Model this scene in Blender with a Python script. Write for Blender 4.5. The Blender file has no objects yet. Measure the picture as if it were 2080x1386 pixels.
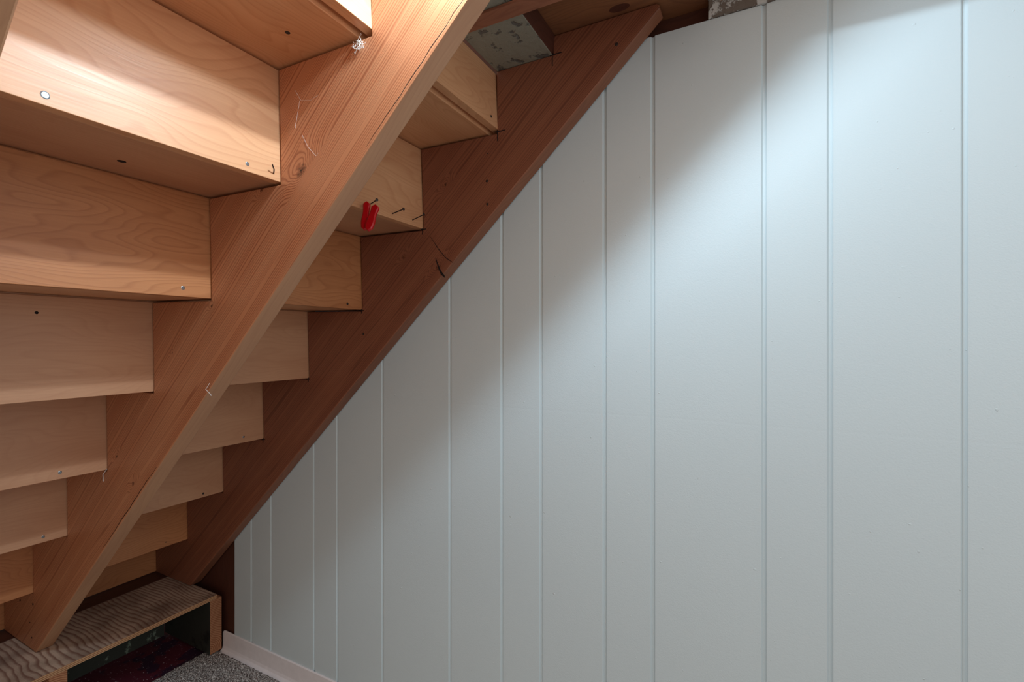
import bpy, bmesh, math, random
from mathutils import Matrix, Vector

# ------------------------------------------------------------------ units
S = 0.2            # one measuring unit (about one stair rise) in metres
Z0 = 5.42          # floor is this many units under the camera
def W(x, y, z): return Vector((S*x, S*y, S*(z+Z0)))

scene = bpy.context.scene
# ------------------------------------------------------------------ camera
cam_d = bpy.data.cameras.new('camera'); cam = bpy.data.objects.new('camera', cam_d)
scene.collection.objects.link(cam); scene.camera = cam
cam_d.sensor_width = 36.0; cam_d.lens = 36.0*971.28/2080.0
cam_d.shift_y = -3.18/2080.0
cam_d.clip_start = 0.01
cam.location = W(0, 0, 0)
cam.rotation_euler = (math.pi/2, 0, 0.48132)
# ------------------------------------------------------------------ world
world = bpy.data.worlds.new('world'); scene.world = world; world.use_nodes = True
bg = world.node_tree.nodes['Background']
bg.inputs[0].default_value = (1.0, 0.81, 0.68, 1); bg.inputs[1].default_value = 0.60
# ------------------------------------------------------------------ lights
def lamp(name, kind, loc, target, power, color, **kw):
    d = bpy.data.lights.new(name, kind); o = bpy.data.objects.new(name, d)
    scene.collection.objects.link(o); o.location = loc
    o.rotation_euler = (target-loc).to_track_quat('-Z', 'Y').to_euler()
    d.energy = power; d.color = color
    for k, v in kw.items(): setattr(d, k, v)
    return o
# unseen lamp by the middle stringer; two weaker points added to brighten its top
for bx, by, bz, bp in ((-0.94, 2.50, 3.61, 15.0), (-1.38, 2.33, 3.34, 4.0), (-1.62, 2.58, 2.87, 4.2)):
    lamp('lamp_point', 'POINT', W(bx, by, bz), W(-3.9, 1.9, 1.2), bp, (0.72, 0.88, 1.0), shadow_soft_size=0.011)
# soft daylight from the open side of the room, to the right
lamp('room_daylight', 'AREA', W(6.5, 0.0, 1.8), W(0.0, 4.0, -1.0), 7.0, (0.72, 0.88, 1.0),
     shape='RECTANGLE', size=1.4, size_y=1.2)
# ------------------------------------------------------------------ look
vs = scene.view_settings
scene.display_settings.display_device = 'sRGB'
vs.view_transform = 'Standard'; vs.look = 'None'; vs.exposure = 0.0; vs.gamma = 1.0
vs.use_curve_mapping = False

# ------------------------------------------------------------------ node helpers
def srgb(r, g, b):
    f = lambda c: (c/255/12.92) if c/255 <= 0.04045 else ((c/255+0.055)/1.055)**2.4
    return (f(r), f(g), f(b), 1)
class NT:
    def __init__(s, name):
        s.m = bpy.data.materials.new(name); s.m.use_nodes = True
        s.t = s.m.node_tree; s.t.nodes.clear()
        s.out = s.t.nodes.new('ShaderNodeOutputMaterial'); s.b = s.t.nodes.new('ShaderNodeBsdfPrincipled')
        s.t.links.new(s.b.outputs[0], s.out.inputs[0])
    def n(s, t, **kw):
        o = s.t.nodes.new(t)
        for k, v in kw.items(): setattr(o, k, v)
        return o
    def plug(s, sock, v):
        if hasattr(v, 'links') or isinstance(v, bpy.types.NodeSocket): s.t.links.new(v, sock)
        else: sock.default_value = v
    def math(s, op, a, b=0.0, c=0.0):
        o = s.n('ShaderNodeMath', operation=op)
        for i, v in enumerate((a, b, c)): s.plug(o.inputs[i], v)
        return o.outputs[0]
    def vec(s, x, y, z):
        o = s.n('ShaderNodeCombineXYZ')
        for i, v in enumerate((x, y, z)): s.plug(o.inputs[i], v)
        return o.outputs[0]
    def sep(s, v):
        o = s.n('ShaderNodeSeparateXYZ'); s.plug(o.inputs[0], v); return o.outputs
    def vm(s, op, a, b):
        o = s.n('ShaderNodeVectorMath', operation=op); s.plug(o.inputs[0], a); s.plug(o.inputs[1], b); return o.outputs[0]
    def noise(s, v, scale=1.0, detail=3.0, rough=0.5):
        o = s.n('ShaderNodeTexNoise'); s.plug(o.inputs['Vector'], v)
        o.inputs['Scale'].default_value = scale; o.inputs['Detail'].default_value = detail
        o.inputs['Roughness'].default_value = rough
        return o.outputs[0]
    def ramp(s, f, pts):
        o = s.n('ShaderNodeValToRGB'); s.plug(o.inputs[0], f)
        e = o.color_ramp.elements
        while len(e) < len(pts): e.new(0.5)
        for el, (p, c) in zip(e, pts):
            el.position = p; el.color = c if isinstance(c, tuple) else (c, c, c, 1)
        return o.outputs[0]
    def mix(s, f, a, b, mode='MIX'):
        o = s.n('ShaderNodeMix', data_type='RGBA', blend_type=mode)
        s.plug(o.inputs[0], f); s.plug(o.inputs[6], a); s.plug(o.inputs[7], b); return o.outputs[2]
    def coords(s, shuffle=True):
        c = s.n('ShaderNodeTexCoord').outputs['Object']
        if shuffle:
            r = s.n('ShaderNodeObjectInfo').outputs['Random']
            c = s.vm('ADD', c, s.vec(s.math('MULTIPLY', r, 37.0), s.math('MULTIPLY', r, 11.0), s.math('MULTIPLY', r, 23.0)))
        return c
    def bump(s, h, strength, dist=0.001):
        o = s.n('ShaderNodeBump'); s.plug(o.inputs['Height'], h)
        o.inputs['Strength'].default_value = strength; o.inputs['Distance'].default_value = dist
        s.t.links.new(o.outputs[0], s.b.inputs['Normal'])
    def finish(s, col, rough=0.5, spec=0.5):
        s.plug(s.b.inputs['Base Color'], col); s.plug(s.b.inputs['Roughness'], rough)
        s.b.inputs['Specular IOR Level'].default_value = spec
        return s.m

def plain(name, rgb, rough=0.5, metal=0.0):
    t = NT(name); t.b.inputs['Metallic'].default_value = metal
    c = t.coords(False); f = t.noise(c, 60, 3)
    col = t.mix(f, tuple(v*0.85 for v in rgb[:3])+(1,), rgb)
    return t.finish(col, rough)

# straight-grained red fir; local X runs along the board, Z across its face.
def fir(name, light, mid, dark, knots=(), spacing=0.0045, contrast=1.0):
    t = NT(name); c = t.coords(False); x, y, z = t.sep(c)
    w = t.noise(t.vec(t.math('MULTIPLY', x, 1.3), t.math('MULTIPLY', y, 4.0), t.math('MULTIPLY', z, 9.0)), 1.0, 2)
    w2 = t.noise(t.vec(t.math('MULTIPLY', x, 0.2), y, t.math('MULTIPLY', z, 38.0)), 1.0, 1)
    v = t.math('ADD', t.math('MULTIPLY', z, 1/spacing), t.math('MULTIPLY', y, 0.35/spacing))
    v = t.math('ADD', v, t.math('MULTIPLY', w, 3.5))
    v = t.math('ADD', v, t.math('MULTIPLY', w2, 9.0))
    kmask = None
    for (kx, kz, r, amp) in knots:
        dx = t.math('MULTIPLY', t.math('SUBTRACT', x, kx), 1/(r*3.4)); dz = t.math('MULTIPLY', t.math('SUBTRACT', z, kz), 1/(r*1.9))
        e = t.math('EXPONENT', t.math('MULTIPLY', t.math('ADD', t.math('MULTIPLY', dx, dx), t.math('MULTIPLY', dz, dz)), -1.0))
        v = t.math('ADD', v, t.math('MULTIPLY', e, amp))
        dx2 = t.math('MULTIPLY', t.math('SUBTRACT', x, kx), 1/(r*1.35)); dz2 = t.math('MULTIPLY', t.math('SUBTRACT', z, kz), 1/(r*0.8))
        nn = t.math('MULTIPLY', t.noise(c, 150, 2), 0.7)
        d = t.math('ADD', t.math('SQRT', t.math('ADD', t.math('MULTIPLY', dx2, dx2), t.math('MULTIPLY', dz2, dz2))), nn)
        k = t.ramp(d, [(0.35, 1.0), (0.95, 0.72), (1.0, 0.0)]) if False else t.ramp(t.math('MULTIPLY', d, 0.6), [(0.30, 1.0), (0.60, 0.55), (0.78, 0.0)])
        kmask = k if kmask is None else t.math('MAXIMUM', kmask, k)
    fr = t.math('FRACT', v)
    ring = t.ramp(fr, [(0.0, 0.15), (0.45, 0.0), (0.78, 1.0), (0.90, 0.85), (1.0, 0.15)])
    fine = t.noise(t.vec(t.math('MULTIPLY', x, 6.0), t.math('MULTIPLY', y, 300.0), t.math('MULTIPLY', z, 420.0)), 1.0, 3)
    broad = t.noise(t.vec(t.math('MULTIPLY', x, 1.5), t.math('MULTIPLY', y, 20.0), t.math('MULTIPLY', z, 26.0)), 1.0, 3)
    body = t.mix(broad, light, mid)
    amt = t.math('MULTIPLY', ring, t.math('MULTIPLY', t.math('ADD', t.math('MULTIPLY', broad, 0.9), 0.25), 0.85*contrast))
    col = t.mix(amt, body, dark)
    col = t.mix(t.math('MULTIPLY', fine, 0.35), col, dark)
    if kmask is not None:
        kc = t.ramp(t.noise(c, 230, 3), [(0.40, srgb(30, 12, 10)), (0.52, srgb(104, 58, 38)), (0.64, srgb(150, 96, 66))])
        col = t.mix(kmask, col, kc)
    t.bump(t.math('ADD', t.math('MULTIPLY', ring, 0.6), t.math('MULTIPLY', fine, 0.6)), 0.25, 0.0006)
    return t.finish(col, t.math('ADD', 0.34, t.math('MULTIPLY', fine, 0.16)), 0.45)

# pale, soft-figured board (maple-like / pine) for treads and risers
def pale_wood(name, light, dark, figure=0.5, scale=1.0, rough=0.33):
    t = NT(name); c = t.coords(True); x, y, z = t.sep(c)
    w = t.noise(t.vec(t.math('MULTIPLY', x, 2.2*scale), t.math('MULTIPLY', y, 7.0*scale), t.math('MULTIPLY', z, 7.0*scale)), 1.0, 2)
    v = t.math('ADD', t.math('MULTIPLY', w, 26.0), t.math('ADD', t.math('MULTIPLY', z, 60.0), t.math('MULTIPLY', y, 75.0)))
    fr = t.math('FRACT', v)
    ring = t.ramp(fr, [(0.0, 0.0), (0.6, 0.25), (0.86, 1.0), (0.93, 0.6), (1.0, 0.0)])
    fine = t.noise(t.vec(t.math('MULTIPLY', x, 9.0), t.math('MULTIPLY', y, 380.0), t.math('MULTIPLY', z, 380.0)), 1.0, 3)
    broad = t.noise(t.vec(t.math('MULTIPLY', x, 3.0), t.math('MULTIPLY', y, 14.0), t.math('MULTIPLY', z, 14.0)), 1.0, 3)
    col = t.mix(t.math('MULTIPLY', ring, figure*0.55), light, dark)
    col = t.mix(t.math('MULTIPLY', fine, 0.35), col, dark)
    col = t.mix(t.ramp(broad, [(0.35, 0.0), (0.75, 0.45)]), col, dark)
    t.bump(t.math('ADD', t.math('MULTIPLY', ring, 0.4), fine), 0.16, 0.0005)
    return t.finish(col, t.math('ADD', rough, t.math('MULTIPLY', fine, 0.16)), 0.5)

def plywood_mat():
    t = NT('rotary_plywood'); c = t.coords(False); x, y, z = t.sep(c)
    w = t.noise(t.vec(t.math('MULTIPLY', x, 3.6), t.math('MULTIPLY', y, 4.0), 0.0), 1.0, 2, 0.5)
    w2 = t.noise(t.vec(t.math('MULTIPLY', x, 11.0), t.math('MULTIPLY', y, 22.0), 3.0), 1.0, 2)
    v = t.math('ADD', t.math('MULTIPLY', w, 5.0), t.math('ADD', t.math('MULTIPLY', t.math('POWER', y, 1.6), 62.0), t.math('MULTIPLY', w2, 1.4)))
    fr = t.math('FRACT', v)
    ring = t.ramp(fr, [(0.0, 0.9), (0.15, 0.0), (0.55, 0.05), (0.84, 0.75), (1.0, 1.0)])
    fine = t.noise(t.vec(t.math('MULTIPLY', x, 30.0), t.math('MULTIPLY', y, 500.0), 0.0), 1.0, 3)
    dirt = t.noise(c, 9, 4)
    col = t.mix(t.math('MULTIPLY', ring, 0.85), srgb(226, 204, 182), srgb(136, 90, 76))
    col = t.mix(t.math('MULTIPLY', fine, 0.3), col, srgb(110, 80, 64))
    col = t.mix(t.ramp(dirt, [(0.42, 0.0), (0.66, 0.6)]), col, srgb(92, 66, 56))
    t.bump(fine, 0.3, 0.0005)
    return t.finish(col, 0.6, 0.3)

def layered_edge():
    t = NT('plywood_edge'); c = t.coords(False); x, y, z = t.sep(c)
    fr = t.math('FRACT', t.math('MULTIPLY', z, 1/0.0047))
    n = t.noise(t.vec(t.math('MULTIPLY', x, 300.0), t.math('MULTIPLY', y, 40.0), t.math('MULTIPLY', z, 600.0)), 1.0, 3)
    col = t.mix(t.ramp(fr, [(0.45, 0.0), (0.55, 1.0)]), srgb(206, 168, 128), srgb(150, 104, 72))
    col = t.mix(t.math('MULTIPLY', n, 0.4), col, srgb(120, 80, 55))
    return t.finish(col, 0.7, 0.2)

def end_grain():
    t = NT('end_grain'); c = t.coords(False); x, y, z = t.sep(c)
    dy = t.math('SUBTRACT', y, -0.02); dz = t.math('ADD', z, 0.06)
    d = t.math('SQRT', t.math('ADD', t.math('MULTIPLY', dy, dy), t.math('MULTIPLY', dz, dz)))
    d = t.math('ADD', d, t.math('MULTIPLY', t.noise(c, 30, 2), 0.004))
    fr = t.math('FRACT', t.math('MULTIPLY', d, 1/0.0055))
    col = t.mix(t.ramp(fr, [(0.2, 0.0), (0.85, 1.0), (1.0, 0.2)]), srgb(190, 140, 104), srgb(132, 78, 52))
    col = t.mix(t.math('MULTIPLY', t.noise(c, 300, 3), 0.4), col, srgb(120, 74, 50))
    return t.finish(col, 0.75, 0.2)

def painted(name, base, patch, cover, scale=18, rough=0.5, bumpy=0.4, spots=None):
    t = NT(name); c = t.coords(False)
    n = t.noise(c, scale, 5, 0.62)
    f = t.ramp(n, [(cover, 0.0), (cover+0.04, 1.0)])
    col = t.mix(f, base, patch)
    n2 = t.noise(c, 70, 4, 0.7)
    col = t.mix(t.math('MULTIPLY', n2, 0.35), col, tuple(v*0.5 for v in base[:3])+(1,))
    if spots:
        col = t.mix(t.ramp(t.noise(c, 160, 2), [(0.68, 0.0), (0.72, 1.0)]), col, spots)
    t.bump(t.math('ADD', t.math('MULTIPLY', f, -1.0), n2), bumpy, 0.002)
    return t.finish(col, rough)

def wall_paint():
    t = NT('pale_blue_green_wall_paint'); c = t.coords(False); x, y, z = t.sep(c)
    n = t.noise(c, 420, 3); big = t.noise(c, 3, 2); b2 = t.noise(c, 95, 1)
    col = t.mix(big, srgb(199, 214, 219), srgb(204, 219, 223))
    pimple = t.ramp(b2, [(0.79, 0.0), (0.83, 1.0)])
    seam = t.ramp(t.math('ABSOLUTE', t.math('SUBTRACT', z, t.math('ADD', 0.916, t.math('MULTIPLY', big, 0.01)))), [(0.0, 1.0), (0.0009, 0.0)])
    h = t.math('ADD', t.math('MULTIPLY', n, 0.5), t.math('MULTIPLY', pimple, 2.0))
    h = t.math('SUBTRACT', h, t.math('MULTIPLY', seam, 0.12))
    t.bump(h, 0.4, 0.0012)
    return t.finish(col, 0.42, 0.4)

def carpet_mat():
    t = NT('grey_speckled_carpet'); c = t.coords(False)
    n = t.noise(c, 270, 3, 0.85)
    col = t.ramp(n, [(0.36, srgb(60, 50, 48)), (0.46, srgb(120, 106, 100)), (0.52, srgb(190, 180, 174)), (0.58, srgb(255, 252, 248))])
    t.bump(n, 1.0, 0.004)
    return t.finish(col, 0.95, 0.05)

M_FIR  = fir('red_fir_stringer', srgb(206, 148, 104), srgb(188, 118, 76), srgb(118, 56, 30))
M_EDGE = pale_wood('weathered_stringer_edge', srgb(196, 152, 116), srgb(150, 102, 74), 0.3, 0.5, 0.45)
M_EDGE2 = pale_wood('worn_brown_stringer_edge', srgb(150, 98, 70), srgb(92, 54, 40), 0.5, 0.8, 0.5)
M_DARK = pale_wood('dark_stained_board', srgb(92, 50, 34), srgb(48, 24, 18), 0.6, rough=0.5)
M_PINE = pale_wood('pale_board', srgb(228, 180, 136), srgb(178, 114, 72), 0.5)
M_BIRCH= pale_wood('honey_birch_board', srgb(204, 142, 94), srgb(150, 88, 50), 0.7, 1.2)
M_MAPLE= pale_wood('pinkish_maple_board', srgb(208, 162, 126), srgb(168, 114, 82), 0.3)
M_JOIST= pale_wood('pinkish_brown_joist', srgb(176, 118, 88), srgb(120, 72, 54), 0.7, rough=0.5)
M_BROWN= pale_wood('rough_brown_board', srgb(150, 100, 62), srgb(86, 50, 34), 0.6, rough=0.6)
M_PLY  = plywood_mat(); M_PLYE = layered_edge(); M_END = end_grain()
M_GREEN= painted('worn_grey_green_paint', srgb(150, 152, 138), srgb(96, 98, 96), 0.575, 26, 0.5, 1.0)
M_CAP  = painted('flaking_white_paint', srgb(196, 200, 198), srgb(96, 84, 72), 0.47, 30, 0.7, 0.8)
M_INNER= painted('dark_grey_green_paint', srgb(52, 54, 48), srgb(30, 32, 30), 0.55, 10, 0.5, 0.3)
M_CONC = painted('stained_foundation', srgb(58, 62, 54), srgb(130, 146, 130), 0.60, 22, 0.75, 0.8)
M_RED  = painted('maroon_painted_concrete', srgb(98, 34, 50), srgb(54, 32, 56), 0.52, 12, 0.55, 0.5, srgb(220, 200, 205))
M_WALL = wall_paint(); M_CARPET = carpet_mat()
M_BASE = plain('white_vinyl', srgb(240, 236, 238), 0.35)
M_STEEL= plain('nail_steel', srgb(150, 156, 160), 0.3, 0.8)
M_RUST = plain('dark_nail_steel', srgb(66, 58, 54), 0.5, 0.5)
M_HOLE = plain('dark_hole', srgb(26, 14, 12), 0.9)
M_PENCIL = plain('black_pencil', srgb(24, 16, 18), 0.7)
M_WEB  = plain('dusty_web', srgb(236, 232, 226), 0.9)
M_REDP = plain('red_plastic', srgb(206, 10, 26), 0.28)
M_SPRING = plain('spring_wire', srgb(120, 118, 116), 0.35, 0.9)

# ------------------------------------------------------------------ mesh helpers
def link(o): scene.collection.objects.link(o); return o
def empty(name, loc, label, cat, group=None):
    o = link(bpy.data.objects.new(name, None)); o.location = loc; o.empty_display_size = 0.02
    o['label'] = label; o['category'] = cat
    if group: o['group'] = group
    return o
def build(name, bm, mats, parent=None, frame=None, label=None, bevel=0.0, smooth=False, seg=2):
    """link a bmesh given in world coordinates; frame = 4x4 of its local axes"""
    bmesh.ops.recalc_face_normals(bm, faces=bm.faces)
    me = bpy.data.meshes.new(name)
    frame = frame or Matrix.Identity(4)
    bm.transform(frame.inverted()); bm.to_mesh(me); bm.free()
    for m in (mats if isinstance(mats, (list, tuple)) else [mats]): me.materials.append(m)
    o = link(bpy.data.objects.new(name, me))
    if parent is not None:
        o.parent = parent
        pm = world_of(parent)
        o.matrix_local = pm.inverted() @ frame
        o['_w'] = 0
        del o['_w']
    else: o.matrix_local = frame
    WORLD[o.name] = frame
    if label: o['label'] = label
    if bevel:
        b = o.modifiers.new('bevel', 'BEVEL'); b.width = bevel; b.segments = seg; b.limit_method = 'ANGLE'
    if smooth:
        for p in me.polygons: p.use_smooth = True
    return o
WORLD = {}
def world_of(o):
    if o.name in WORLD: return WORLD[o.name]
    return Matrix.Translation(o.location)
def tag(o, label, cat, group=None):
    o['label'] = label; o['category'] = cat
    if group: o['group'] = group
    return o
def struct(o): o['kind'] = 'structure'; return o
def prism_xz(bm, pts, y0, y1, mat=0):
    """polygon in x,z (units) extruded in y"""
    a = [bm.verts.new(W(x, y0, z)) for x, z in pts]; b = [bm.verts.new(W(x, y1, z)) for x, z in pts]
    fs = [bm.faces.new(a), bm.faces.new(b[::-1])]
    n = len(pts)
    for i in range(n): fs.append(bm.faces.new((a[i], b[i], b[(i+1) % n], a[(i+1) % n])))
    for f in fs: f.material_index = mat
    return fs
def box(bm, x0, x1, y0, y1, z0, z1, mat=0):
    return prism_xz(bm, [(x0, z0), (x1, z0), (x1, z1), (x0, z1)], y0, y1, mat)
def frame_at(p, xdir, zhint=Vector((0, 0, 1))):
    X = xdir.normalized(); Y = zhint.cross(X).normalized(); Z = X.cross(Y)
    m = Matrix((X, Y, Z)).transposed().to_4x4(); m.translation = p; return m
def tube(bm, pts, r, n=8, cap=True, mat=0):
    rings = []
    for i, p in enumerate(pts):
        d = (pts[min(i+1, len(pts)-1)]-pts[max(i-1, 0)]).normalized()
        u = d.cross(Vector((0.3, 0.5, 0.8))).normalized(); v = d.cross(u)
        rr = r[i] if isinstance(r, (list, tuple)) else r
        rings.append([bm.verts.new(p+(u*math.cos(2*math.pi*k/n)+v*math.sin(2*math.pi*k/n))*rr) for k in range(n)])
    for a, b in zip(rings, rings[1:]):
        for k in range(n):
            f = bm.faces.new((a[k], a[(k+1) % n], b[(k+1) % n], b[k])); f.material_index = mat
    if cap:
        bm.faces.new(rings[0][::-1]).material_index = mat; bm.faces.new(rings[-1]).material_index = mat

# ------------------------------------------------------------------ layout numbers
CX = [-2.7457, -3.8464, -4.8992, -5.9644, -7.0076, -8.0603, -9.1123, -10.15]   # back face of riser k
CZ = [2.4374, 1.4177, 0.4105, -0.5756, -1.5737, -2.5694, -3.5759]              # underside of tread k
YN0, YN1 = 0.66, 0.845       # near stringer
YM0, YM1 = 2.851, 3.036      # middle stringer
YF0, YF1 = 4.892, 5.077      # far stringer
YW = 5.09                    # wall face
LS, LC = 0.9470, 4.1500      # lower edge line z = LS*x + LC
LEAN, TILT = -0.036, 0.020
FOOT = -4.39; TOPZ = 3.36

# ------------------------------------------------------------------ floor, walls, ceiling
bm = bmesh.new(); box(bm, -16, 8, -8, 6.0, -5.75, -5.445)
struct(build('floor', bm, M_RED))

# grooved panelling: profile in x extruded along z, with real v-grooves
grooves = [-7.59, -7.084, -6.08, -5.585, -4.702, -3.56, -2.794, -2.277, -1.52, -1.005, 0.019, 0.54, 1.444, 2.37, 3.1, 3.95, 4.9]
prof = [(-8.05, YW)]
for g in grooves:
    prof += [(g-0.024, YW), (g-0.019, YW+0.008), (g-0.008, YW+0.022), (g+0.008, YW+0.022), (g+0.019, YW+0.008), (g+0.024, YW)]
prof += [(6.0, YW)]
bm = bmesh.new()
def strip(prof, z0, z1f):
    lo = [bm.verts.new(W(x, y, z0)) for x, y in prof]; hi = [bm.verts.new(W(x, y, z1f(x))) for x, y in prof]
    for i in range(len(prof)-1): bm.faces.new((lo[i], lo[i+1], hi[i+1], hi[i]))
    lob = [bm.verts.new(W(x, YW+0.09, z0)) for x, y in prof]; hib = [bm.verts.new(W(x, YW+0.09, z1f(x))) for x, y in prof]
    for i in range(len(prof)-1):
        bm.faces.new((lob[i+1], lob[i], hib[i], hib[i+1]))
        bm.faces.new((hi[i], hi[i+1], hib[i+1], hib[i])); bm.faces.new((lo[i+1], lo[i], lob[i], lob[i+1]))
    bm.faces.new((lo[0], hi[0], hib[0], lob[0])); bm.faces.new((lo[-1], lob[-1], hib[-1], hi[-1]))
strip(prof, -5.42, lambda x: 3.158 if x < 0.1 else 3.19)
struct(build('wall_right', bm, M_WALL))
bm = bmesh.new(); box(bm, -14, 6.0, YW+0.25, YW+0.6, -5.44, 7.0)
struct(build('wall_back', bm, M_DARK, frame=frame_at(W(0, 5.3, 0), Vector((0, 0, 1)), Vector((0, 1, 0)))))
bm = bmesh.new(); box(bm, -9.6, -8.064, YW+0.03, YW+0.22, -5.44, -3.3)
struct(build('trim_1', bm, M_DARK, frame=frame_at(W(-8.2, 5.2, 0), Vector((0, 0, 1)), Vector((0, 1, 0)))))

# baseboard with a cove toe
bm = bmesh.new()
pr = [(0.0, 0.337), (-0.012, 0.337), (-0.022, 0.325), (-0.024, 0.08), (-0.034, 0.035), (-0.06, 0.012), (-0.085, 0.004), (-0.085, -0.02), (0.0, -0.02)]
N = 40
rows = []
xs = [-8.345, -8.335, -8.315, -8.28]+[-8.2+i*(14.0/N) for i in range(N+1)]
hs = [0.90, 0.965, 0.99, 1.0]+[1.0]*(N+1)
for x, h in zip(xs, hs): rows.append([bm.verts.new(W(x, YW-0.001+dy, -5.42+dz*h)) for dy, dz in pr])
for a, b in zip(rows, rows[1:]):
    for i in range(len(pr)): bm.faces.new((a[i], b[i], b[(i+1) % len(pr)], a[(i+1) % len(pr)]))
bm.faces.new(rows[0]); bm.faces.new(rows[-1][::-1])
struct(build('baseboard_right', bm, M_BASE))

# carpet: dense little hills at the visible corner
rnd = random.Random(4)
bm = bmesh.new()
gx0, gx1, gy0, gy1 = -8.55, -5.4, 3.3, 5.01
nx, ny = 210, 114
grid = []
for i in range(nx+1):
    row = []
    for j in range(ny+1):
        x = gx0+(gx1-gx0)*i/nx; y = gy0+(gy1-gy0)*j/ny
        e = 0 if (0 < i < nx and 0 < j < ny) else 1
        if i == 0: x += 0.02*math.sin(j*0.37)+rnd.uniform(-.012, .012)
        row.append(bm.verts.new(W(x+rnd.uniform(-.004, .004), y+rnd.uniform(-.004, .004), -5.41+(rnd.uniform(-.014, .016) if not e else -.034))))
    grid.append(row)
for i in range(nx):
    for j in range(ny): bm.faces.new((grid[i][j], grid[i+1][j], grid[i+1][j+1], grid[i][j+1]))
c_ = build('carpet', bm, M_CARPET, smooth=True)
tag(c_, 'grey speckled carpet on the floor along the white baseboard', 'carpet')
c_['kind'] = 'stuff'
bm = bmesh.new(); box(bm, -5.4, 6, -6, 5.01, -5.444, -5.41); box(bm, -8.5, -5.4, -6, 3.3, -5.444, -5.41)
f_ = struct(build('floor_covering', bm, M_CARPET)); f_.name = 'floor_2'

# ------------------------------------------------------------------ the staircase
stair = empty('staircase', W(-9.1, 2.9, -4.4), 'open-backed wooden staircase seen from below, three brown stringers under pale treads and risers', 'staircase')
YA, YB = YN0-0.02, YF1

def stringer(y0, y1, mat, label, end=3.30, edge=None):
    TOPZ = end+0.06
    g = 0.022
    pts = []
    # lower edge from foot to tip
    xf = (FOOT-LC)/LS
    pts.append((xf, FOOT))
    pts.append(((end-LC)/LS, end)); pts.append(((end-LC)/LS-0.008, end+0.035)); pts.append(((end-LC)/LS-0.035, TOPZ-0.006))
    pts.append((-2.044, TOPZ-0.006)); pts.append((-2.044, 3.146)); pts.append((CX[0]+0.012+LEAN*0.8, 3.146))
    for k in range(7):
        pts.append((CX[k]+(0.0 if k else -0.004), CZ[k]-g))
        pts.append((CX[k+1]+LEAN+0.014, CZ[k]+TILT-g))
        pts.append((CX[k+1]+0.014, CZ[k+1]+0.05 if k < 6 else FOOT+0.05))
    pts.append((CX[7], FOOT))
    bm = bmesh.new(); prism_xz(bm, pts, y0, y1)
    fr = frame_at(W(xf, y0, FOOT), Vector((1, 0, LS)), Vector((0, 0, 1)))
    o = build('stringer', bm, [mat, edge or M_EDGE], stair, fr, label, bevel=0.0022)
    for pl in o.data.polygons:
        if pl.normal.z < -0.9: pl.material_index = 1
    return o, fr
U = Vector((1, 0, LS)).normalized(); V = Vector((-LS, 0, 1)).normalized()
O2 = ((FOOT-LC)/LS, FOOT)
def loc(x, z):   # local (along, across) metres of a point on a stringer face
    d = Vector((S*(x-O2[0]), 0, S*(z-O2[1]))); return d.dot(U), d.dot(V)
kn = lambda x, z, r, a: (*loc(x, z), r, a)
fir_mid = fir('red_fir_middle', srgb(224, 170, 128), srgb(202, 134, 92), srgb(134, 66, 40),
    [kn(-3.566, 1.475, 0.013, 9), kn(-4.10, 1.389, 0.006, 5), kn(-4.88, 0.334, 0.004, 3), kn(-5.587, -0.143, 0.003, 2), kn(-6.769, -1.388, 0.005, 3), kn(-6.398, -1.657, 0.006, 4), kn(-9.571, -3.798, 0.005, 2)])
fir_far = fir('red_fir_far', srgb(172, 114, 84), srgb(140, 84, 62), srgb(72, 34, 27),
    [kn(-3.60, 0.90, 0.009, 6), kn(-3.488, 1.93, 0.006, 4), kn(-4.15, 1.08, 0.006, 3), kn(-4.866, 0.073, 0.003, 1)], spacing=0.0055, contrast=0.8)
s_near, fr_n = stringer(YN0, YN1, M_FIR, 'near stringer cut off by the top left corner of the view')
s_mid, fr_m = stringer(YM0, YM1, fir_mid, 'middle stringer with a large knot and bright lit upper part', 3.62)
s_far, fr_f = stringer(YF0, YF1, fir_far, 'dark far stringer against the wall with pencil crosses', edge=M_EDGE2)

fr_b = lambda x, y, z: frame_at(W(x, y, z), Vector((0, 1, 0)), Vector((0, 0, 1)))
TT, RT = 0.15, 0.095
risers = {}; treads = {}
rm = {0: M_PINE, 1: M_PINE, 2: M_BIRCH, 3: M_MAPLE, 4: M_MAPLE, 5: M_MAPLE, 6: M_BIRCH, 7: M_BIRCH}
for k in range(7):
    xo, xi, z = CX[k], CX[k+1]+LEAN, CZ[k]
    back = xo-RT-0.004 if k else xo-0.14
    zo = z+TILT*(xo-back)/(xo-xi)
    bm = bmesh.new()
    prism_xz(bm, [(back, zo), (back, zo+TT), (xi-0.30, z+TILT*1.2+TT), (xi-0.33, z+TILT*1.2+TT*0.5), (xi-0.30, z+TILT*1.2)], YA, YB)
    treads[k] = build('tread', bm, M_PINE if k in (0, 2) else M_MAPLE, stair, fr_b(xi, YA, z), bevel=0.0012)
for k in range(8):
    xb = CX[k]
    zb = CZ[k] if k < 7 else FOOT+0.01
    if k == 0: zb += 0.03; zt = 3.152
    else: zt = CZ[k-1]+TILT
    xt = xb+LEAN
    n = 0.018                       # small shadow gap under the tread
    bm = bmesh.new()
    prism_xz(bm, [(xb, zb), (xt, zt-n), (xt-0.03, zt-n), (xt-0.03, zt-0.001), (xt-RT, zt-0.001), (xb-RT, zb)], YA, YB)
    risers[k] = build('riser', bm, rm[k], stair, fr_b(xb, YA, zb), bevel=0.0008)

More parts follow.
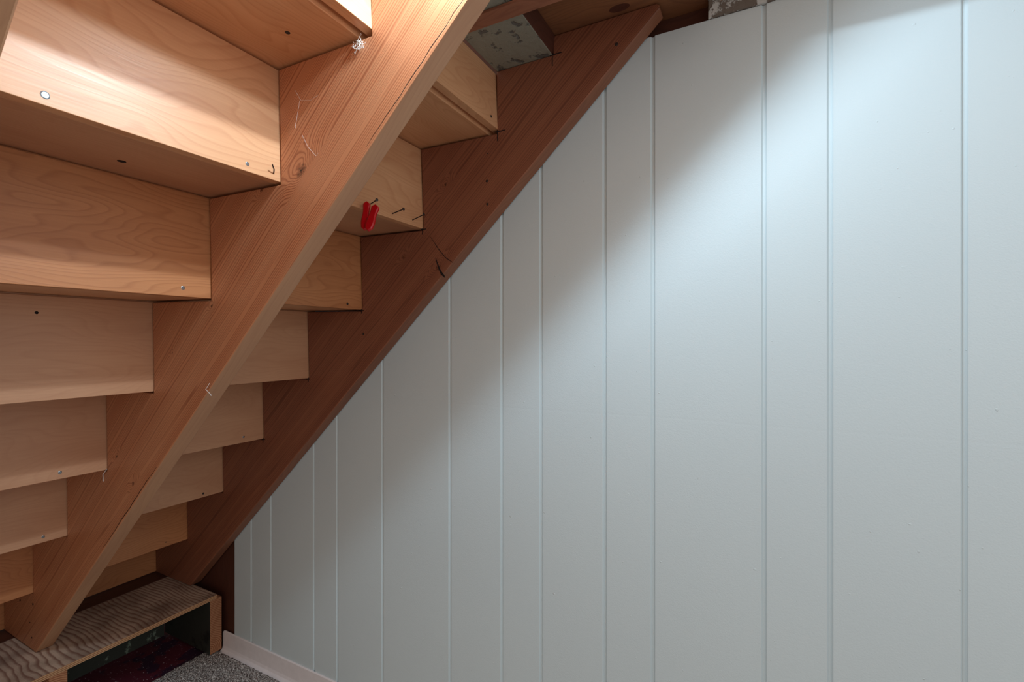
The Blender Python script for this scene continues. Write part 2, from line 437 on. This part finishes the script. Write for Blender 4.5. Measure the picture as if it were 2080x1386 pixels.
# nail heads set in the risers (y, z) on riser k
def nail_head(parent, x, y, z, r, mat=M_STEEL, nrm=Vector((1, 0, 0)), name='nail'):
    bm = bmesh.new(); p = W(x, y, z)
    tube(bm, [p-nrm*0.003, p+nrm*0.0003, p+nrm*0.0007], [r, r, r*0.75], 14)
    return build(name, bm, mat, parent, Matrix.Translation(p))
def on_riser(k, y, z, r, mat=M_STEEL):
    zb = CZ[k]; h = (z-zb)/1.0
    nail_head(risers[k], CX[k]+LEAN*h, y, z, r, mat)
on_riser(1, 2.544, 1.483, 0.0034); on_riser(1, 1.258, 1.481, 0.0048)
on_riser(2, 2.594, 0.493, 0.0036); on_riser(4, 2.418, -1.499, 0.0036); on_riser(5, 2.618, -2.50, 0.0036)
on_riser(2, 4.640, 0.475, 0.0034, M_RUST); on_riser(4, 4.573, -1.489, 0.0034); on_riser(5, 4.575, -2.511, 0.0034, M_RUST)
on_riser(6, 4.55, -3.50, 0.002, M_RUST)
on_riser(0, 4.75, 2.56, 0.0032, M_RUST)
on_riser(3, 1.90, 0.25, 0.0028, M_HOLE)
nail_head(treads[0], -3.35, 2.55, CZ[0]+0.009, 0.0040, M_RUST, Vector((0, 0, -1)))
nail_head(treads[1], -4.55, 1.95, CZ[1]+0.012, 0.0060, M_HOLE, Vector((0, 0, -1)), 'knot')
nail_head(treads[1], -4.25, 3.95, CZ[1]+0.008, 0.0050, M_HOLE, Vector((0, 0, -1)), 'knot')
# screw heads in the far stringer
for x, z, r in ((-2.884, 2.206, 0.0015), (-2.891, 1.88, 0.0032), (-2.884, 1.605, 0.0032), (-1.335, 3.06, 0.0036), (-4.866, 0.073, 0.003)):
    nail_head(s_far, x, YF0, z, r, M_RUST, Vector((0, -1, 0)), 'screw')
for x, z, r in ((-9.55, -3.79, .003), (-9.113, -3.738, .0036), (-9.212, -4.022, .002), (-9.15, -4.22, .0025)):
    nail_head(s_mid, x, YM0, z, r, M_HOLE, Vector((0, -1, 0)), 'nail')
# pencil crosses at the corners of the far stringer
for (x, z, l) in ((-2.052, 3.146, 0.11), (CX[0], CZ[0], 0.10), (CX[1], CZ[1]-0.01, 0.06), (CX[2], CZ[2]-0.01, 0.04), (CX[3], CZ[3]-0.01, .04), (CX[4], CZ[4]-0.01, .05)):
    bm = bmesh.new()
    box(bm, x-0.03, x+l, YF0-0.002, YF0+0.004, z-0.006, z+0.006)
    box(bm, x-0.006, x+0.005, YF0-0.0021, YF0+0.004, z-l*1.1, z+0.02)
    build('pencil_mark', bm, M_PENCIL, s_far)
# long drying split low on the middle stringer and the splintered notch of the far one
def crack(parent, yface, pts, w):
    bm = bmesh.new(); top = []; bot = []
    for i, (x, z) in enumerate(pts):
        ww = w*(0.25+0.75*math.sin(math.pi*(i+0.3)/(len(pts)-0.4)))
        top.append(bm.verts.new(W(x, yface-0.0015, z+ww))); bot.append(bm.verts.new(W(x, yface-0.0015, z-ww)))
    for i in range(len(pts)-1): bm.faces.new((bot[i], bot[i+1], top[i+1], top[i]))
    g = bmesh.ops.extrude_face_region(bm, geom=bm.faces[:])
    for v in [e for e in g['geom'] if isinstance(e, bmesh.types.BMVert)]: v.co.y += 0.0006
    build('crack', bm, M_HOLE, parent)
rc = random.Random(9)
crack(s_mid, YM0, [(x, LS*x+LC+0.05+rc.uniform(-.008, .008)) for x in [-1.75-i*0.07 for i in range(16)]], 0.004)
crack(s_mid, YM0, [(x, LS*x+LC+0.035+rc.uniform(-.01, .01)) for x in [-5.9-i*0.07 for i in range(18)]], 0.006)
crack(s_far, YF0, [(-3.64, 1.02), (-3.60, 0.92), (-3.56, 0.84), (-3.50, 0.78)], 0.028)
crack(s_far, YF0, [(-3.72, 1.30), (-3.60, 1.14), (-3.49, 1.02), (-3.38, 0.95)], 0.007)

# three nails sticking out of the second riser
def bent_nail(y, z, hy, hz):
    p0 = W(CX[1]-0.03, y, z); p1 = W(CX[1]+0.19, hy, hz); d = (p1-p0).normalized()
    bm = bmesh.new()
    tube(bm, [p0, p1], 0.0013, 8)
    tube(bm, [p1, p1+d*0.0012, p1+d*0.0016], [0.0034, 0.0034, 0.002], 12)
    build('nail', bm, M_RUST, risers[1], Matrix.Translation(p0), 'nail sticking out of the riser')
bent_nail(3.965, 1.485, 3.87, 1.495); bent_nail(4.333, 1.475, 4.30, 1.50); bent_nail(4.699, 1.480, 4.675, 1.525)

bm = bmesh.new(); tube(bm, [W(CX[1]-0.02, 2.80, 1.46), W(CX[1]+0.03, 2.77, 1.50), W(CX[1]+0.06, 2.73, 1.53)], 0.0011, 8)
build('nail', bm, M_RUST, risers[1], Matrix.Translation(W(CX[1], 2.8, 1.46)), 'bent nail at the corner of the riser')
# ------------------------------------------------------------------ clothespin on the first nail
pin = empty('clothespin', W(-3.76, 3.80, 1.15), 'red plastic clothespin hanging from a nail on a riser behind the middle stringer', 'clothespin')
def jaw(a, b, w, t, side):
    A, B = W(*a), W(*b); d = (B-A).normalized()
    s = Vector((0.886, 0.463, 0)); s = (s-d*s.dot(d)).normalized(); nrm = d.cross(s).normalized()
    bm = bmesh.new(); L = (B-A).length
    prof = []
    n = 14
    for i in range(n+1):
        u = i/n
        hw = w*(0.82+0.25*math.cos(u*math.pi*1.4)**2)
        if u < 0.12: hw *= math.sqrt(max(0.02, 1-((0.12-u)/0.12)**2))
        if u > 0.90: hw *= math.sqrt(max(0.05, 1-((u-0.90)/0.10)**2))
        prof.append((u*L, hw))
    rings = []
    for q_, hw in prof:
        c = A+d*q_
        rings.append([bm.verts.new(c+s*hw*cx+nrm*t*cy) for cx, cy in ((-1, -.6), (-.7, -1), (.7, -1), (1, -.6), (1, .6), (.7, 1), (-.7, 1), (-1, .6))])
    for r0, r1 in zip(rings, rings[1:]):
        for k in range(8): bm.faces.new((r0[k], r0[(k+1) % 8], r1[(k+1) % 8], r1[k]))
    bm.faces.new(rings[0][::-1]); bm.faces.new(rings[-1])
    return build('jaw', bm, M_REDP, pin, Matrix.Translation(A), smooth=False, bevel=0.0004)
jaw((-3.76, 3.835, 1.475), (-3.74, 3.775, 1.165), 0.0078, 0.0045, 1)
jaw((-3.66, 3.865, 1.435), (-3.68, 3.765, 1.15), 0.0086, 0.0045, -1)
bm = bmesh.new()
p = W(-3.71, 3.81, 1.27)
tube(bm, [p+Vector((math.cos(a)*0.0035, (a-9)*0.0006, math.sin(a)*0.0035)) for a in [i*0.5 for i in range(36)]], 0.0006, 6)
build('spring', bm, M_SPRING, pin, Matrix.Translation(p))

# ------------------------------------------------------------------ boxed step under the foot of the stairs
step = empty('plywood_step', W(-8.9, 3.8, -5.42), 'low open-fronted plywood step box with bold wavy grain at the foot of the stairs', 'step')
XB, XBK = -8.327, -9.76
bm = bmesh.new()
fs = box(bm, XBK, XB, 0.5, 4.962, -4.467, -4.40, 0)
fs[3].material_index = 1        # front edge shows the layers
build('plywood_top', bm, [M_PLY, M_PLYE], step, Matrix.Translation(W(XB, 0.5, -4.467)), bevel=0.0006)
bm = bmesh.new(); box(bm, -10.6, XBK-0.004, 0.5, 5.06, -4.50, -4.396)  # dark strip, carried under the last riser to stop light leaking through
build('back_strip', bm, M_DARK, step, fr_b(-9.9, 0.5, -4.45), 'dark strip along the back of the step top', bevel=0.001)
bm = bmesh.new()
fs = box(bm, -9.72, XB, 4.835, 5.035, -5.38, -4.4685, 0)
build('side_board', bm, [M_INNER, M_END], step, Matrix.Translation(W(XB, 4.93, -5.0)), 'upright end board, bare wood edge and dark painted inner face', bevel=0.001)
sb = bpy.data.objects['side_board'].data
for pl in sb.polygons:
    if pl.normal.x > 0.7 or pl.normal.z > 0.7 or pl.normal.y > 0.7: pl.material_index = 1
bm = bmesh.new(); box(bm, -9.72, XB-0.012, 2.765, 2.955, -5.435, -4.4685)
build('support_block', bm, M_END, step, Matrix.Translation(W(XB, 2.86, -4.62)), 'sawn block under the step showing growth rings', bevel=0.001)
bm = bmesh.new(); box(bm, -10.3, -9.74, 0.4, 4.83, -5.445, -4.53)
struct(build('wall_footing', bm, M_CONC)).name = 'wall_left'

# ------------------------------------------------------------------ timbers round the stair opening
bm = bmesh.new(); fs = prism_xz(bm, [(-2.765, 3.15), (-2.052, 3.15), (-2.02, 3.36), (-2.765, 3.36)], 3.2, YF1)
fs[3].material_index = 1
o = build('header_beam', bm, [M_GREEN, M_DARK], None, fr_b(-2.4, 3.2, 3.15), bevel=0.002)
tag(o, 'worn grey-green painted header beam resting on the far stringer at the top of the stairs', 'beam')
bm = bmesh.new(); box(bm, -3.2, 5.0, 3.93, 4.11, 3.12, 3.145); box(bm, -3.2, -2.77, 3.93, 4.11, 3.145, 3.9); box(bm, -2.01, 5.0, 3.93, 4.11, 3.145, 3.9)
o = build('ceiling_joist', bm, M_JOIST, None, frame_at(W(-2, 4.0, 3.1), Vector((1, 0, 0))))
tag(o, 'pinkish brown joist crossing below the grey-green beam at the top of the view', 'joist')
bm = bmesh.new(); box(bm, -2.70, -0.46, 4.115, 5.33, 3.362, 3.5)
o = build('subfloor_board', bm, M_BROWN, None, frame_at(W(-1.5, 4.6, 3.36), Vector((1, 0, 0))), bevel=0.002)
tag(o, 'rough brown ceiling board above the upper end of the far stringer', 'board')
sub = o
bm = bmesh.new(); kp = W(-1.28, 4.80, 3.362)
tube(bm, [kp+Vector((0, 0, 0.002)), kp-Vector((0, 0, 0.0004))], 0.011, 24)
for v in bm.verts: v.co.x = kp.x+(v.co.x-kp.x)*1.9
build('knot', bm, M_DARK, sub, Matrix.Translation(kp), 'dark knot')
bm = bmesh.new(); box(bm, -1.6, -0.465, 5.20, 5.335, 3.0, 3.36)
o = build('blocking_board', bm, M_DARK, None, frame_at(W(-1.0, 5.2, 3.1), Vector((1, 0, 0))))
tag(o, 'dark board in the gap above the wall panelling beside the flaking sill', 'board')
bm = bmesh.new(); box(bm, -0.470, 0.9, 5.075, 5.33, 3.163, 3.42)
o = build('sill_timber', bm, M_CAP, None, Matrix.Translation(W(-0.4, 5.1, 3.16)), bevel=0.002)
tag(o, 'flaking white painted timber sitting on top of the wall panelling', 'timber')

# ------------------------------------------------------------------ cobwebs and lint
def ym(x, z): return W(x, YM0-0.02, z)
bm = bmesh.new()
for path in ([(-3.62, 2.18), (-3.55, 2.08), (-3.42, 2.05), (-3.34, 2.07)], [(-3.56, 2.08), (-3.60, 1.93), (-3.62, 1.85)],
             [(-3.53, 1.77), (-3.46, 1.66), (-3.38, 1.58)], [(-3.40, 1.60), (-3.36, 1.56), (-3.33, 1.58)]):
    tube(bm, [ym(*q_) for q_ in path], 0.00018, 5)
o = build('cobweb', bm, M_WEB); tag(o, 'fine cobweb strands on the middle stringer above its large knot', 'cobweb')
bm = bmesh.new(); rl = random.Random(3)
for i in range(60):
    c0 = Vector(W(-2.86, YM0-0.01, 2.37))+Vector((rl.gauss(0, .006), rl.uniform(-.004, .001), rl.gauss(0, .004)))
    p1 = c0+Vector((rl.uniform(-1, 1), rl.uniform(-.5, .2), rl.uniform(-1, 1)))*0.004
    p2 = p1+Vector((rl.uniform(-1, 1), rl.uniform(-.3, .3), rl.uniform(-1, 1)))*0.004
    tube(bm, [c0, p1, p2], 0.0004, 5)
o = build('lint_tuft', bm, M_WEB); tag(o, 'white tuft of lint and splinters at the uppermost tread corner on the middle stringer', 'lint')
bm = bmesh.new()
tube(bm, [W(-4.90, YM0-0.01, -0.44), W(-4.93, YM0-0.03, -0.50), W(-4.86, YM0-0.02, -0.55), W(-4.84, YM0-0.03, -0.56)], 0.0005, 6)
o = build('lint_thread', bm, M_WEB); tag(o, 'short white thread stuck on the lower edge of the middle stringer', 'lint')
bm = bmesh.new()
tube(bm, [W(-6.98, YM0-0.01, -1.56), W(-7.05, YM0-0.02, -1.63), W(-7.07, YM0-0.01, -1.72)], 0.0007, 6)
o = build('lint_thread', bm, M_WEB); tag(o, 'white wisp hanging at a tread corner low on the middle stringer', 'lint')
